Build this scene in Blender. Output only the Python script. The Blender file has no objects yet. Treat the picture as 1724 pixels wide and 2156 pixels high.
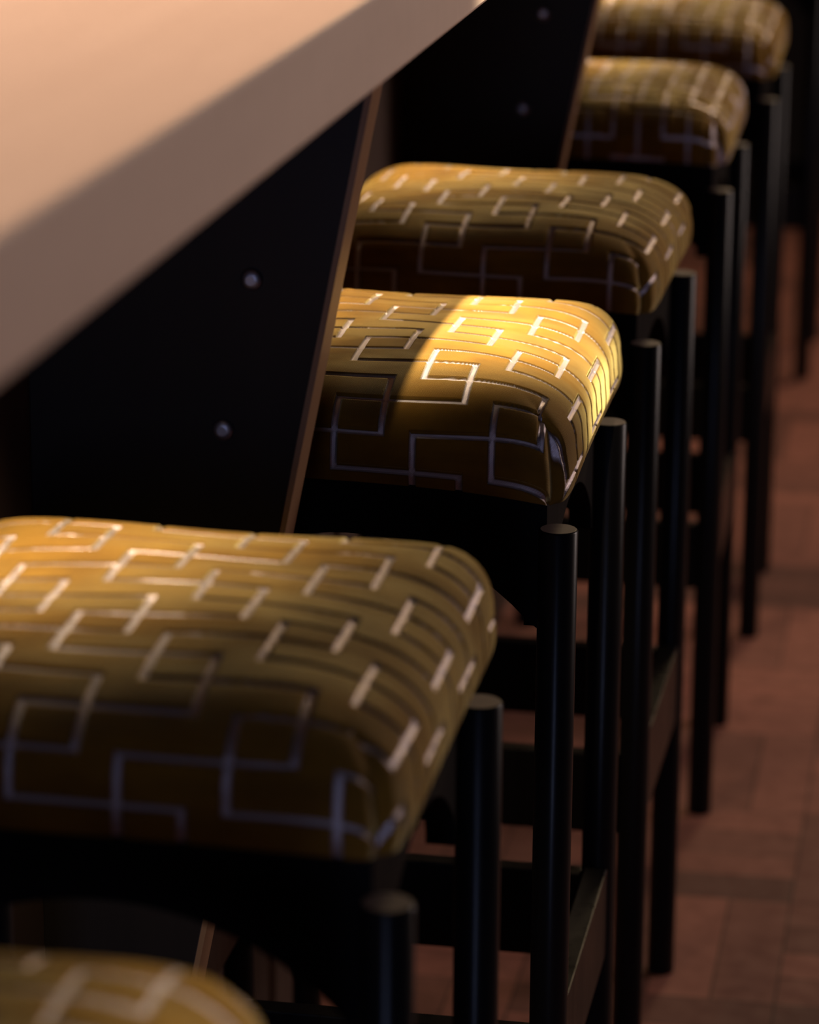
import bpy, math
import numpy as np
from mathutils import Matrix, Vector, noise

# ------------------------------------------------------------------ camera, world, lights, exposure
sc = bpy.context.scene
COL = sc.collection
sc.view_settings.view_transform = 'Standard'
sc.view_settings.look = 'None'
sc.view_settings.gamma = 1.0
sc.view_settings.use_curve_mapping = False
sc.view_settings.exposure = 0.0

F_PX, PITCH, YAW, ROLL, CAM_Z = 6669.27, 0.283098, 0.175881, 0.007160, 1.30232
cp, sp = math.cos(PITCH), math.sin(PITCH)
cy, sy = math.cos(YAW), math.sin(YAW)
fwd = Vector((-sy * cp, cy * cp, -sp))
rt0 = Vector((cy, sy, 0))
up0 = rt0.cross(fwd)
cr, sr = math.cos(ROLL), math.sin(ROLL)
rt = rt0 * cr + up0 * sr
up = rt0 * -sr + up0 * cr
cam = bpy.data.cameras.new('camera')
cam.sensor_fit = 'HORIZONTAL'
cam.sensor_width = 24.0
cam.lens = F_PX / 1724 * 24.0
cam.clip_start = 0.05
cam.dof.use_dof = True
cam.dof.focus_distance = (Vector((-0.30, 2.07, 0.77)) - Vector((0, 0, CAM_Z))).dot(fwd)
cam.dof.aperture_fstop = 4.8
camo = bpy.data.objects.new('camera', cam)
COL.objects.link(camo)
m = Matrix((rt, up, -fwd)).transposed().to_4x4()
m.translation = Vector((0, 0, CAM_Z))
camo.matrix_world = m
sc.camera = camo

world = bpy.data.worlds.new('dim_bar')
world.use_nodes = True
world.node_tree.nodes['Background'].inputs[0].default_value = (0.25, 0.25, 0.45, 1)
world.node_tree.nodes['Background'].inputs[1].default_value = 0.004
sc.world = world


def light(name, kind, loc, target, energy, color, size=0.2, size_y=None, **kw):
    d = bpy.data.lights.new(name, kind)
    d.energy = energy
    d.color = color
    if kind == 'AREA':
        d.shape = 'RECTANGLE' if size_y else 'DISK'
        d.size = size
        if size_y:
            d.size_y = size_y
    if kind == 'SPOT':
        d.shadow_soft_size = size
    for k, v in kw.items():
        setattr(d, k, v)
    o = bpy.data.objects.new(name, d)
    COL.objects.link(o)
    o.location = loc
    o.rotation_euler = (Vector(target) - Vector(loc)).to_track_quat('-Z', 'Y').to_euler()
    return o


WARM = (1.0, 0.72, 0.42)
# narrow ceiling spot that catches the third stool, its left edge cut by the counter
light('ceiling_spot', 'SPOT', (-0.06, 2.16, 2.60), (-0.384, 2.19, 0.80), 1700, (1.0, 0.86, 0.61),
      size=0.022, spot_size=math.radians(11.5), spot_blend=0.9)
# a second, weaker one over the back corner of the nearest stool
light('ceiling_spot', 'SPOT', (0.10, 1.30, 2.60), (-0.225, 1.07, 0.79), 150, (1.0, 0.86, 0.61),
      size=0.03, spot_size=math.radians(7.5), spot_blend=1.0)
# warm lamp at the far end of the room, shining along the row
light('far_lamp', 'AREA', (0.32, 6.3, 2.55), (-0.35, 2.4, 0.8), 46, WARM, size=0.6)
# warm lamp over the serving side of the counter
light('counter_lamp', 'AREA', (-1.6, 2.2, 2.3), (-0.7, 2.2, 1.1), 145, (1.0, 0.70, 0.52), size=0.5, size_y=3.0)
# tall window in the wall behind the camera, blue dusk light
light('dusk_window', 'AREA', (0.05, -2.9, 1.05), (0.0, 2.0, 0.9), 46, (0.47, 0.57, 1.0), size=0.55, size_y=1.9)
# unseen warm fill lights added under the counter overhang to brighten each seat top
for k_, y_ in enumerate((1.60, 2.25, 2.81, 3.53, 4.16)):
    light('under_counter_fill', 'AREA', (-0.485, y_, 1.036), (-0.475, y_ + 0.02, 0.0), 0.88, (1.0, 0.82, 0.54),
          size=0.03, size_y=0.16, spread=math.radians(80))
# warm room lamp on the right, towards the far end
light('room_lamp', 'AREA', (2.7, 4.4, 1.7), (-0.2, 2.8, 0.7), 74, (1.0, 0.80, 0.73), size=1.4)


# ------------------------------------------------------------------ helpers
class NT:
    """small helper to wire shader nodes"""
    def __init__(self, name):
        self.m = bpy.data.materials.new(name)
        self.m.use_nodes = True
        self.t = self.m.node_tree
        self.bsdf = self.t.nodes['Principled BSDF']

    def n(self, typ, **kw):
        nd = self.t.nodes.new(typ)
        for k, v in kw.items():
            setattr(nd, k, v)
        return nd

    def put(self, sock, v):
        if isinstance(v, bpy.types.NodeSocket):
            self.t.links.new(v, sock)
        elif v is not None:
            sock.default_value = v

    def math(self, op, a, b=None, c=None):
        nd = self.n('ShaderNodeMath', operation=op)
        self.put(nd.inputs[0], a)
        self.put(nd.inputs[1], b)
        self.put(nd.inputs[2], c)
        return nd.outputs[0]

    def smooth(self, v, a, b, lo=0.0, hi=1.0, kind='SMOOTHSTEP'):
        nd = self.n('ShaderNodeMapRange', interpolation_type=kind)
        self.put(nd.inputs['Value'], v)
        nd.inputs['From Min'].default_value = a
        nd.inputs['From Max'].default_value = b
        nd.inputs['To Min'].default_value = lo
        nd.inputs['To Max'].default_value = hi
        return nd.outputs[0]

    def mix(self, f, a, b, blend='MIX'):
        nd = self.n('ShaderNodeMix', data_type='RGBA', blend_type=blend)
        self.put(nd.inputs[0], f)
        self.put(nd.inputs[6], a)
        self.put(nd.inputs[7], b)
        return nd.outputs[2]

    def noise(self, vec, scale, detail=3.0, rough=0.5, stretch=None):
        if stretch:
            mp = self.n('ShaderNodeMapping')
            self.put(mp.inputs[0], vec)
            mp.inputs['Scale'].default_value = stretch
            vec = mp.outputs[0]
        nd = self.n('ShaderNodeTexNoise')
        self.put(nd.inputs['Vector'], vec)
        nd.inputs['Scale'].default_value = scale
        nd.inputs['Detail'].default_value = detail
        nd.inputs['Roughness'].default_value = rough
        return nd.outputs[0]

    def coord(self, which='Object'):
        return self.n('ShaderNodeTexCoord').outputs[which]

    def bump(self, h, strength, dist, normal=None):
        nd = self.n('ShaderNodeBump')
        nd.inputs['Strength'].default_value = strength
        nd.inputs['Distance'].default_value = dist
        self.put(nd.inputs['Height'], h)
        if normal is not None:
            self.put(nd.inputs['Normal'], normal)
        return nd.outputs[0]

    def set(self, **kw):
        for k, v in kw.items():
            self.put(self.bsdf.inputs[k.replace('_', ' ')], v)


def mesh_obj(name, verts, faces, mat, parent=None, smooth=False, bevel=0.0, seg=2):
    me = bpy.data.meshes.new(name)
    me.from_pydata([tuple(v) for v in verts], [], faces)
    me.update()
    if smooth:
        me.polygons.foreach_set('use_smooth', [True] * len(me.polygons))
    me.materials.append(mat)
    o = bpy.data.objects.new(name, me)
    COL.objects.link(o)
    if parent:
        o.parent = parent
    if bevel:
        b = o.modifiers.new('bevel', 'BEVEL')
        b.width = bevel
        b.segments = seg
        b.limit_method = 'ANGLE'
    return o


def box(name, lo, hi, mat, parent=None, bevel=0.0):
    x0, y0, z0 = lo
    x1, y1, z1 = hi
    v = [(x0, y0, z0), (x1, y0, z0), (x1, y1, z0), (x0, y1, z0), (x0, y0, z1), (x1, y0, z1), (x1, y1, z1), (x0, y1, z1)]
    f = [(0, 3, 2, 1), (4, 5, 6, 7), (0, 1, 5, 4), (1, 2, 6, 5), (2, 3, 7, 6), (3, 0, 4, 7)]
    return mesh_obj(name, v, f, mat, parent, bevel=bevel)


def lathe(name, prof, mat, parent=None, axis='Z', loc=(0, 0, 0), n=40):
    """closed body of revolution from (radius, height) pairs"""
    v, f = [], []
    for r, z in prof:
        for k in range(n):
            a = 2 * math.pi * k / n
            p = (r * math.cos(a), r * math.sin(a), z)
            if axis == '-Y':
                p = (p[0], -p[2], p[1])
            v.append((p[0] + loc[0], p[1] + loc[1], p[2] + loc[2]))
    for i in range(len(prof) - 1):
        for k in range(n):
            k2 = (k + 1) % n
            f.append((i * n + k, i * n + k2, (i + 1) * n + k2, (i + 1) * n + k))
    f.append(tuple(range(n))[::-1])
    f.append(tuple((len(prof) - 1) * n + k for k in range(n)))
    o = mesh_obj(name, v, f, mat, parent)
    for p in o.data.polygons:
        p.use_smooth = len(p.vertices) == 4
    return o


def tag(o, label=None, cat=None, group=None, kind=None):
    if label:
        o['label'] = label
    if cat:
        o['category'] = cat
    if group:
        o['group'] = group
    if kind:
        o['kind'] = kind
    return o


# ------------------------------------------------------------------ the woven line pattern (shader and mesh share it)
P_U, H_LEN, H_STEP, LINE = 0.1064, 0.0848, 0.0525, 0.0042
OFF_U, OFF_V = 0.0532, 0.0265


def pattern_dist(u, v):
    """distance to the nearest woven line, numpy"""
    out = None
    for ou, ov in ((0, 0), (OFF_U, OFF_V)):
        uu = np.mod(u - ou + 0.01, P_U) - 0.01
        vv = (v - ov) / H_STEP
        fr = np.mod(vv, 1.0)
        dv = np.minimum(fr, 1 - fr) * H_STEP
        dh = np.maximum(dv, np.abs(uu - H_LEN / 2) - H_LEN / 2)
        par = np.mod(np.floor(vv), 2.0)
        d = np.minimum(dh, np.abs(uu - H_LEN * par))
        out = d if out is None else np.minimum(out, d)
    return out


def pattern_nodes(T, u, v):
    res, dirs = None, []
    for ou, ov in ((0, 0), (OFF_U, OFF_V)):
        uu = T.math('SUBTRACT', T.math('FLOORED_MODULO', T.math('SUBTRACT', u, ou - 0.01), P_U), 0.01)
        vv = T.math('DIVIDE', T.math('SUBTRACT', v, ov), H_STEP)
        dv = T.math('MULTIPLY', T.math('PINGPONG', vv, 0.5), H_STEP)
        du = T.math('SUBTRACT', T.math('ABSOLUTE', T.math('SUBTRACT', uu, H_LEN / 2)), H_LEN / 2)
        dh = T.math('MAXIMUM', dv, du)
        par = T.math('FLOORED_MODULO', T.math('FLOOR', vv), 2.0)
        dvert = T.math('ABSOLUTE', T.math('SUBTRACT', uu, T.math('MULTIPLY', par, H_LEN)))
        d = T.math('MINIMUM', dh, dvert)
        dirs.append((dh, dvert))
        res = d if res is None else T.math('MINIMUM', res, d)
    h_min = T.math('MINIMUM', dirs[0][0], dirs[1][0])
    v_min = T.math('MINIMUM', dirs[0][1], dirs[1][1])
    return res, T.math('LESS_THAN', h_min, v_min)


def velvet_material():
    T = NT('gold_velvet')
    uv = T.n('ShaderNodeUVMap', uv_map='fabric').outputs[0]
    sep = T.n('ShaderNodeSeparateXYZ')
    T.put(sep.inputs[0], uv)
    u, v = sep.outputs[0], sep.outputs[1]
    d, weft = pattern_nodes(T, u, v)
    line = T.smooth(d, LINE / 2 + 0.0004, LINE / 2 - 0.0004)
    nap = T.noise(uv, 16.0, 4.0, 0.6)
    streak = T.noise(uv, 40.0, 3.0, 0.6, stretch=(0.12, 1.0, 1.0))
    fine = T.noise(uv, 2600.0, 2.0, 0.6)
    gold = T.mix(T.smooth(nap, 0.3, 0.7), (0.105, 0.045, 0.003, 1), (0.17, 0.080, 0.006, 1))
    gold = T.mix(T.smooth(streak, 0.42, 0.75, 0, 0.45), gold, (0.05, 0.024, 0.003, 1))
    gold = T.mix(T.smooth(fine, 0.35, 0.75, 0, 0.30), gold, (0.03, 0.014, 0.002, 1))
    # ribbed yarn of the woven lines
    rib = T.math('SINE', T.math('MULTIPLY', T.math('ADD', u, v), 4200.0))
    yarn = T.mix(T.smooth(rib, -1, 1, 0, 0.35), (0.39, 0.33, 0.33, 1), (0.22, 0.185, 0.185, 1))
    yarn = T.mix(T.math('MULTIPLY', weft, 0.35), yarn, (0.16, 0.12, 0.11, 1))
    edge = T.smooth(T.math('ABSOLUTE', T.math('SUBTRACT', d, LINE / 2 + 0.0003)), 0.0007, 0.0, 0, 0.6)
    gold = T.mix(edge, gold, (0.035, 0.017, 0.003, 1))  # recess shade beside the woven lines put into the velvet colour
    T.set(Base_Color=T.mix(line, gold, yarn))
    T.set(Roughness=T.math('MULTIPLY_ADD', line, T.math('MULTIPLY_ADD', weft, 0.12, -0.53), 0.85), Metallic=T.math('MULTIPLY', line, 0.85))
    T.set(Specular_IOR_Level=T.math('MULTIPLY_ADD', line, 0.4, 0.10))
    brushed = T.smooth(T.noise(uv, 9.0, 3.0, 0.55, stretch=(0.8, 1.6, 1.0)), 0.38, 0.62, 0.30, 1.0)
    T.set(Sheen_Weight=T.math('MULTIPLY', brushed, T.math('SUBTRACT', 1.0, line)))
    T.bsdf.inputs['Sheen Roughness'].default_value = 0.42
    T.bsdf.inputs['Sheen Tint'].default_value = (1.0, 0.80, 0.31, 1)
    b1 = T.bump(fine, 0.5, 0.0005)
    b2 = T.bump(rib, 0.25, 0.0002, b1)
    hgt = T.smooth(d, LINE / 2 - 0.0010, LINE / 2 + 0.0010)
    b3 = T.bump(hgt, 0.35, 0.0006, b2)
    T.set(Normal=b3)
    return T.m


def black_wood(name='black_stained_wood', spec=0.08, r0=0.25, r1=0.35):
    T = NT(name)
    c = T.coord()
    g = T.noise(c, 60.0, 4.0, 0.6, stretch=(1, 1, 0.06))
    T.set(Base_Color=T.mix(g, (0.004, 0.0035, 0.0035, 1), (0.008, 0.0065, 0.006, 1)))
    T.set(Roughness=T.smooth(g, 0.2, 0.8, r0, r1))
    T.set(Specular_IOR_Level=spec)
    T.set(Normal=T.bump(g, 0.12, 0.001))
    return T.m


def leg_top_material():
    T = NT('leg_top_brown')
    c = T.coord()
    g = T.noise(c, 90.0, 4.0, 0.6)
    T.set(Base_Color=T.mix(g, (0.05, 0.034, 0.030, 1), (0.11, 0.075, 0.068, 1)), Roughness=0.42)
    return T.m


def dark_panel(name, a, b, rough):
    T = NT(name)
    c = T.coord()
    g = T.noise(c, 22.0, 5.0, 0.6, stretch=(1, 1, 0.08))
    T.set(Base_Color=T.mix(g, a, b))
    T.set(Roughness=rough, Specular_IOR_Level=0.1)
    T.set(Normal=T.bump(g, 0.1, 0.001))
    return T.m


def counter_material():
    T = NT('polished_timber_top')
    c = T.coord()
    g = T.noise(c, 9.0, 5.0, 0.55, stretch=(3.0, 0.35, 3.0))
    s = T.noise(c, 260.0, 3.0, 0.6, stretch=(1, 1, 0.15))
    col = T.mix(g, (0.50, 0.37, 0.29, 1), (0.60, 0.46, 0.37, 1))
    col = T.mix(T.smooth(s, 0.4, 0.8, 0, 0.25), col, (0.35, 0.27, 0.22, 1))
    T.set(Base_Color=col)
    T.set(Roughness=0.5, Specular_IOR_Level=0.3)
    T.set(Normal=T.bump(s, 0.05, 0.0005))
    return T.m


def metal(name, col, rough):
    T = NT(name)
    n_ = T.noise(T.coord(), 300.0, 2.0)
    T.set(Base_Color=T.mix(n_, tuple(c * 0.8 for c in col[:3]) + (1,), col))
    T.set(Metallic=1.0, Roughness=rough)
    return T.m


def parquet():
    T = NT('mosaic_parquet')
    c = T.coord()
    sep = T.n('ShaderNodeSeparateXYZ')
    T.put(sep.inputs[0], c)
    S, NF = 0.25, 4.0
    x = T.math('DIVIDE', T.math('ADD', sep.outputs[0], 0.14), S)
    y = T.math('DIVIDE', T.math('SUBTRACT', sep.outputs[1], 3.31), S)
    ix, iy = T.math('FLOOR', x), T.math('FLOOR', y)
    fx, fy = T.math('SUBTRACT', x, ix), T.math('SUBTRACT', y, iy)
    par = T.math('FLOORED_MODULO', T.math('ADD', ix, iy), 2.0)
    across = T.math('ADD', T.math('MULTIPLY', fx, par), T.math('MULTIPLY', fy, T.math('SUBTRACT', 1.0, par)))
    fing = T.math('MULTIPLY', across, NF)
    fi = T.math('FLOOR', fing)
    comb = T.n('ShaderNodeCombineXYZ')
    T.put(comb.inputs[0], ix)
    T.put(comb.inputs[1], iy)
    T.put(comb.inputs[2], fi)
    wn = T.n('ShaderNodeTexWhiteNoise', noise_dimensions='3D')
    T.put(wn.inputs['Vector'], comb.outputs[0])
    comb2 = T.n('ShaderNodeCombineXYZ')
    T.put(comb2.inputs[0], ix)
    T.put(comb2.inputs[1], iy)
    wn2 = T.n('ShaderNodeTexWhiteNoise', noise_dimensions='3D')
    T.put(wn2.inputs['Vector'], comb2.outputs[0])
    t = T.math('ADD', T.math('MULTIPLY', wn.outputs[0], 0.65), T.math('MULTIPLY', wn2.outputs[0], 0.35))
    col = T.mix(t, (0.075, 0.035, 0.030, 1), (0.27, 0.105, 0.078, 1))
    grain = T.noise(c, 40.0, 4.0)
    col = T.mix(T.smooth(grain, 0.3, 0.8, 0, 0.35), col, (0.06, 0.03, 0.022, 1))
    gap = T.math('MINIMUM', T.math('PINGPONG', fing, 0.5), T.math('MULTIPLY', T.math('MINIMUM', T.math('PINGPONG', x, 0.5), T.math('PINGPONG', y, 0.5)), NF))
    gm = T.smooth(gap, 0.03, 0.01, 0, 0.7)
    T.set(Base_Color=T.mix(gm, col, (0.02, 0.012, 0.01, 1)))
    T.set(Roughness=T.smooth(grain, 0.2, 0.8, 0.5, 0.7))
    T.set(Specular_IOR_Level=0.06)
    T.set(Normal=T.bump(gm, -0.3, 0.001))
    return T.m


M_VELVET = velvet_material()
M_BLACK = black_wood()
M_BOARD = black_wood('matt_black_board', 0.03, 0.7, 0.85)
M_END = leg_top_material()  # leg tops are a paler brown than the leg sides
M_FIN = dark_panel('dark_brown_timber', (0.006, 0.0045, 0.004, 1), (0.014, 0.010, 0.008, 1), 0.5)
M_EDGE = dark_panel('lit_timber_edge', (0.13, 0.07, 0.038, 1), (0.19, 0.105, 0.058, 1), 0.45)  # paler than the fin: light on the bracket edge put into the colour
M_FRONT = dark_panel('brown_bar_front', (0.035, 0.022, 0.017, 1), (0.055, 0.034, 0.027, 1), 0.5)
M_COUNTER = counter_material()
M_STEEL = metal('dull_steel', (0.22, 0.22, 0.25, 1), 0.45)
M_FLOOR = parquet()
M_WALL = dark_panel('dark_painted_wall', (0.006, 0.005, 0.005, 1), (0.010, 0.008, 0.008, 1), 0.9)

# ------------------------------------------------------------------ the room
X0, X1, Y0, Y1, ZC = -3.0, 3.0, -3.0, 6.9, 2.8
tag(box('floor', (X0, Y0, -0.05), (X1, Y1, 0.0), M_FLOOR), kind='structure')
tag(box('ceiling', (X0, Y0, ZC), (X1, Y1, ZC + 0.05), M_WALL), kind='structure')
tag(box('wall_far', (X0, Y1, 0.0), (X1, Y1 + 0.1, ZC), M_WALL), kind='structure')
tag(box('wall_right', (X1, Y0, 0.0), (X1 + 0.1, Y1, ZC), M_WALL), kind='structure')
tag(box('wall_left', (X0 - 0.1, Y0, 0.0), (X0, Y1, ZC), M_WALL), kind='structure')
tag(box('wall_near', (X0, Y0 - 0.1, 0.0), (X1, Y0, ZC), M_WALL), kind='structure')

# ------------------------------------------------------------------ the bar
EDGE_X, BOT_Z, TOP_Z, FRONT_X = -0.322, 1.040, 1.092, -0.578
BAR_Y0, BAR_Y1 = 0.86, 6.2
top = box('counter_top', (-1.05, BAR_Y0 - 0.02, BOT_Z), (EDGE_X, BAR_Y1, TOP_Z), M_COUNTER, bevel=0.0025)
tag(top, 'long pale peach counter top with thick square edge running over the stools', 'counter')

bf = box('bar_cabinet', (-0.64, BAR_Y0, 0.0), (FRONT_X, BAR_Y1, BOT_Z - 0.001), M_FRONT)
tag(bf, 'dark brown upright bar front under the pale counter', 'bar')


def bracket(y, thick, label):
    """tapered upright fin under the counter overhang"""
    zt = BOT_Z - 0.001
    xt, xb = -0.352, -0.556
    root = bpy.data.objects.new('support_bracket', None)
    COL.objects.link(root)
    root.location = (FRONT_X, y, 0)
    tag(root, label, 'bracket', 'tapered brackets under the counter')
    ax, bx = xt - FRONT_X, xb - FRONT_X
    e = 0.004
    v = [(0.001, 0, 0), (bx - e, 0, 0), (ax - e, 0, zt), (0.001, 0, zt)]
    v += [(x, thick, z) for x, _, z in v]
    f = [(0, 1, 2, 3), (7, 6, 5, 4), (0, 4, 5, 1), (1, 5, 6, 2), (2, 6, 7, 3), (3, 7, 4, 0)]
    mesh_obj('panel', v, f, M_FIN, root)
    v = [(bx - e, 0.001, 0), (bx, 0.001, 0), (ax, 0.001, zt), (ax - e, 0.001, zt)]
    v += [(x, thick - 0.001, z) for x, _, z in v]
    tag(mesh_obj('lit_edge', v, f, M_EDGE, root), 'front edge of the bracket, its lit look painted in paler brown')
    for z in (0.893, 0.796):
        xe = ax + (bx - ax) * (1 - z / zt) - 0.052
        lathe('bolt', [(0.0072, 0.0), (0.0072, 0.0018), (0.006, 0.0036), (0.003, 0.0046)], M_STEEL, root, axis='-Y', loc=(xe, 0, z), n=20)
    return root


bracket(1.872, 0.036, 'tapered dark bracket under the counter between the big left stool and the sunlit stool')
bracket(3.185, 0.036, 'tapered dark bracket under the counter farther back, behind the third cushion from the front')

# ------------------------------------------------------------------ stools
LEG = 0.1455      # half spacing of the legs
R_LEG = 0.0133
LEG_Z = 0.70
APR = 0.1365      # apron outer half size


def make_cushion(parent, phase, seed, res, hx=0.154, hy=0.166, droop=0.003, boxy=0.0, turned=False):
    """upholstered pad: rings of a rounded square, from the centre of the top down to the seam"""
    N = res * 4
    z_b, z_top = 0.756, 0.7945
    # square perimeter with points crowded a little less at the corners
    s = np.linspace(-1, 1, res, endpoint=False)
    sq = np.concatenate([np.stack([s, -np.ones(res)], 1), np.stack([np.ones(res), s], 1),
                         np.stack([-s, np.ones(res)], 1), np.stack([-np.ones(res), -s], 1)])
    nrm = np.concatenate([np.tile((0., -1.), (res, 1)), np.tile((1., 0.), (res, 1)),
                          np.tile((0., 1.), (res, 1)), np.tile((-1., 0.), (res, 1))])
    nr_top = max(24, int(res * 0.62))
    nr_side = max(8, int(res * 0.14))
    rings = []
    th = np.linspace(0, math.pi / 2, nr_top)
    # k goes 0..1 with even arc spacing of the superellipse profile
    kk = np.linspace(0.004, 1, 4000)
    zz = (1 - kk ** 5.2) ** (1 / 2.1) * (z_top - z_b) + 0.007 * (1 - kk ** 2)
    arc = np.concatenate([[0], np.cumsum(np.hypot(np.diff(kk) * hx, np.diff(zz)))])
    tgt = np.linspace(0, arc[-1], nr_top)
    k_t, z_t, a_t = np.interp(tgt, arc, kk), np.interp(tgt, arc, zz) + z_b, tgt
    for k, z, a in zip(k_t, z_t, a_t):
        rings.append((k, z, a - k * hx))
    for j in range(1, nr_side + 1):
        q = j / nr_side
        z = z_b - q * (z_b - 0.7315)
        k = 1 + 0.010 * math.sin(q * math.pi * 0.6) - 0.014 * q ** 3
        rings.append((k, z, a_t[-1] - hx + (z_b - z)))
    V, UV = [], []
    for k, z, ex in rings:
        low = max(0.0, min(1.0, (0.80 - z) / 0.06))
        p = 5.6 + 6.4 * low
        rad = (np.abs(sq[:, 0]) ** p + np.abs(sq[:, 1]) ** p) ** (-1 / p)
        p_far = np.clip(sq[:, 1], 0, 1) ** 2
        rad = (np.abs(sq[:, 0]) ** (p + (1.5 + boxy) * p_far) + np.abs(sq[:, 1]) ** (p + (1.5 + boxy) * p_far)) ** (-1 / (p + (1.5 + boxy) * p_far))
        x = sq[:, 0] * rad * hx * k
        y = sq[:, 1] * rad * hy * k
        # sagging seam between the corners, corners pulled down a little
        corner = np.minimum(np.abs(sq[:, 0]), np.abs(sq[:, 1])) ** 6
        zv = np.full(N, z)
        if z > z_b and boxy:
            n_e = 5.2 + boxy * np.clip(sq[:, 1], 0, 1) ** 2
            zv = z_b + (1 - min(k, 1) ** n_e) ** (1 / 2.1) * (z_top - z_b) + 0.007 * (1 - k ** 2)
        zv = zv - 0.003 * corner * min(1, ex / 0.04)
        loose = ((sq[:, 0] + 1) / 2) ** 4 * ((1 - sq[:, 1]) / 2) ** 4
        zv -= droop * loose * max(0, min(1, (ex - 0.01) / 0.03))
        V.append(np.stack([x, y, zv], 1))
        UV.append(np.stack([x + nrm[:, 0] * ex, -(y + nrm[:, 1] * ex)], 1))
    V = np.concatenate(V)
    UV = np.concatenate(UV)
    NR = len(rings)
    # pleat at each corner
    ring_i = np.repeat(np.arange(NR), N)
    sq_r = np.tile(sq, (NR, 1))
    cdist = np.abs(np.abs(sq_r[:, 0]) - np.abs(sq_r[:, 1]))
    zl = np.clip((0.790 - V[:, 2]) / 0.03, 0, 1)
    pleat = np.exp(-(cdist / 0.045) ** 2) * zl
    V[:, 0] *= 1 - 0.030 * pleat
    V[:, 1] *= 1 - 0.030 * pleat
    # soft lumps in the padding
    lump = np.array([noise.noise(Vector((a * 9 + seed * 3.1, b * 9, c * 9))) for a, b, c in V[:: 1]]) if len(V) < 60000 else None
    if lump is None:
        idx = np.arange(0, len(V))
        fx = V * 9 + np.array([seed * 3.1, 0, 0])
        lump = np.sin(fx[:, 0] * 2.1) * np.cos(fx[:, 1] * 1.9 + 0.7) * 0.5 + np.sin(fx[:, 0] * 4.3 + fx[:, 1] * 3.1) * 0.25
    V[:, 2] += 0.0022 * lump * np.clip((V[:, 2] - 0.735) / 0.03, 0, 1)
    # faces
    f = []
    i = np.arange(N)
    i2 = (i + 1) % N
    quads = [np.stack([r * N + i, (r + 1) * N + i, (r + 1) * N + i2, r * N + i2], 1) for r in range(NR - 1)]
    quads = np.concatenate(quads)
    # woven lines are pressed into the pile
    d = pattern_dist(UV[:, 0] + phase[0], UV[:, 1] + phase[1])
    press = np.clip((LINE / 2 + 0.0004 - d) / 0.0006, 0, 1)
    a = V[quads[:, 0]]
    nr = np.cross(V[quads[:, 1]] - a, V[quads[:, 3]] - a)
    nv = np.zeros_like(V)
    for c in range(4):
        np.add.at(nv, quads[:, c], nr)
    nv /= np.maximum(np.linalg.norm(nv, axis=1, keepdims=True), 1e-9)
    if res >= 140:
        V = V - nv * (0.0019 * press * np.clip(k_ring(ring_i, nr_top), 0, 1))[:, None]
    me = bpy.data.meshes.new('cushion')
    verts = [tuple(p) for p in V]
    faces = [tuple(q) for q in quads.tolist()]
    faces.append(tuple(range(N))[::-1])
    faces.append(tuple((NR - 1) * N + k for k in range(N)))
    faces[-2] = tuple(reversed(faces[-2]))
    me.from_pydata(verts, [], faces)
    me.update()
    me.polygons.foreach_set('use_smooth', [True] * len(me.polygons))
    uvl = me.uv_layers.new(name='fabric')
    li = np.empty(len(me.loops), dtype=np.int32)
    me.loops.foreach_get('vertex_index', li)
    uvd = UV[li].copy()
    # at the four corner columns the quads use the normal of their own side
    nq = len(quads)
    side = (np.tile(i, NR - 1) // res)
    side_n = np.array([(0., -1.), (1., 0.), (0., 1.), (-1., 0.)])
    ex_r = np.array([r[2] for r in rings])
    base = np.stack([V[:, 0], V[:, 1]], 1)
    lq = quads.reshape(-1)
    n_l = side_n[np.repeat(side, 4)]
    e_l = ex_r[lq // N]
    uvd[: nq * 4, 0] = base[lq, 0] + n_l[:, 0] * e_l
    uvd[: nq * 4, 1] = -(base[lq, 1] + n_l[:, 1] * e_l)
    if turned:
        uvd = np.stack([uvd[:, 1], -uvd[:, 0]], 1)
        UV = np.stack([UV[:, 1], -UV[:, 0]], 1)
    uvd = uvd + np.array(phase)
    uvl.data.foreach_set('uv', uvd.astype(np.float32).ravel())
    me.materials.append(M_VELVET)
    o = bpy.data.objects.new('cushion', me)
    COL.objects.link(o)
    o.parent = parent
    return o


def k_ring(ri, nr_top):
    return np.where(ri > 6, 1.0, 0.0)


def arched_board(name, along, side, parent):
    """apron board with an arched lower edge; along = 'x' or 'y'"""
    half, t = APR, 0.017
    z_hi, z_lo, rise = 0.7305, 0.622, 0.064
    n = 24
    s = np.linspace(-half, half, n + 1)
    sag = 0.132
    R = (sag * sag + rise * rise) / (2 * rise)
    zb = []
    for q in s:
        a = abs(q)
        zb.append(z_lo if a >= sag else z_lo + rise - (R - math.sqrt(R * R - a * a)))
    v, f = [], []
    for depth in (0.0, t):
        for q, z in zip(s, zb):
            for zz in (z, z_hi):
                o_ = side * (half - depth)
                v.append((q, o_, zz) if along == 'x' else (o_, q, zz))
    M = 2 * (n + 1)
    for k in range(n):
        a, b, c, d = 2 * k, 2 * k + 2, 2 * k + 3, 2 * k + 1
        f += [(a, b, c, d), (a + M, d + M, c + M, b + M), (a, a + M, b + M, b), (d, c, c + M, d + M)]
    f += [(0, 1, 1 + M, M), (2 * n, 2 * n + M, 2 * n + 1 + M, 2 * n + 1)]
    return mesh_obj(name, v, f, M_BOARD, parent)


PROTO = {}


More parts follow.
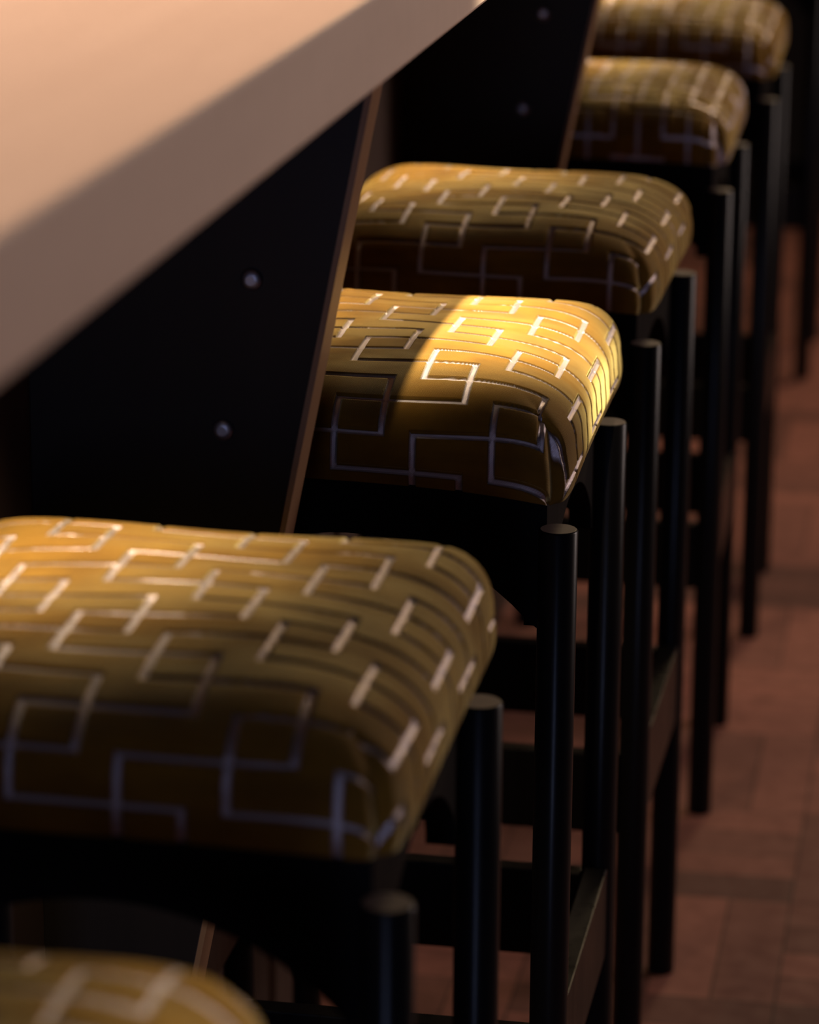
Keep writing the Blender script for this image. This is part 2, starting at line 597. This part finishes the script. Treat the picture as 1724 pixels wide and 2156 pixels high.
def frame_parts(root):
    out = []
    for sx in (-1, 1):
        for sy_ in (-1, 1):
            lg = lathe('leg', [(R_LEG - 0.0015, 0.0), (R_LEG, 0.002), (R_LEG, LEG_Z - 0.0012), (R_LEG - 0.0012, LEG_Z)],
                       M_BLACK, root, loc=(sx * LEG, sy_ * LEG, 0))
            lg.data.materials.append(M_END)
            lg.data.polygons[-1].material_index = 1
            out.append(lg)
    for sgn in (-1, 1):
        # boards that run along the bar stop inside the ones that run across it
        out.append(arched_board('apron', 'x', sgn, root))
        b = arched_board('apron', 'y', sgn, root)
        for vtx in b.data.vertices:
            vtx.co.y = max(-APR + 0.0172, min(APR - 0.0172, vtx.co.y))
        out.append(b)
    g = 0.0125
    for sgn in (-1, 1):
        out.append(box('stretcher', (-LEG + g, sgn * LEG - 0.009, 0.262), (LEG - g, sgn * LEG + 0.009, 0.334), M_BLACK, root, bevel=0.0015))
        out.append(box('stretcher', (sgn * LEG - 0.009, -LEG + g, 0.268), (sgn * LEG + 0.009, LEG - g, 0.342), M_BLACK, root, bevel=0.0015))
    return out


STOOLS = [
    # x, y, turn, pattern phase, cushion resolution, label
    (-0.4030, 0.960, 0.0, (0.020, 0.010), 150, 'gold bar stool closest of all, only its blurred back corner showing at bottom left'),
    (-0.4005, 1.5235, 0.3, (0.035, -0.035), 260, 'large blurred gold bar stool on the left, in front of the sunlit one'),
    (-0.4030, 2.1645, 0.0, (0.004, -0.043), 330, 'sharp gold velvet bar stool whose right half lies in a patch of bright light'),
    (-0.4025, 2.7225, -0.5, (0.0433, -0.027), 220, 'gold bar stool directly behind the one in the bright patch of light'),
    (-0.4045, 3.4400, 1.0, (0.060, 0.006), 150, 'blurred gold bar stool second from the back, just below the topmost cushion'),
    (-0.3985, 4.0720, 1.0, (0.015, 0.040), 150, 'blurred gold bar stool at the top edge, farthest cushion in the row'),
    (-0.4120, 5.5050, 0.0, (0.040, 0.000), 60, 'distant dark bar stool of which only the legs show at the right edge'),
]
first = None
for idx, (x, y, rz, ph, res, label) in enumerate(STOOLS):
    root = bpy.data.objects.new('bar_stool', None)
    COL.objects.link(root)
    root.location = (x, y, 0)
    root.rotation_euler = (0, 0, math.radians(rz))
    tag(root, label, 'bar stool', 'bar stools along the counter')
    if first is None:
        first = frame_parts(root)
    else:
        for p in first:
            c = p.copy()
            COL.objects.link(c)
            c.parent = root
    make_cushion(root, ph, idx, res, droop=0.011 if idx == 2 else 0.003, boxy=7.0 if idx in (1, 2) else 1.0, turned=idx in (4, 5))
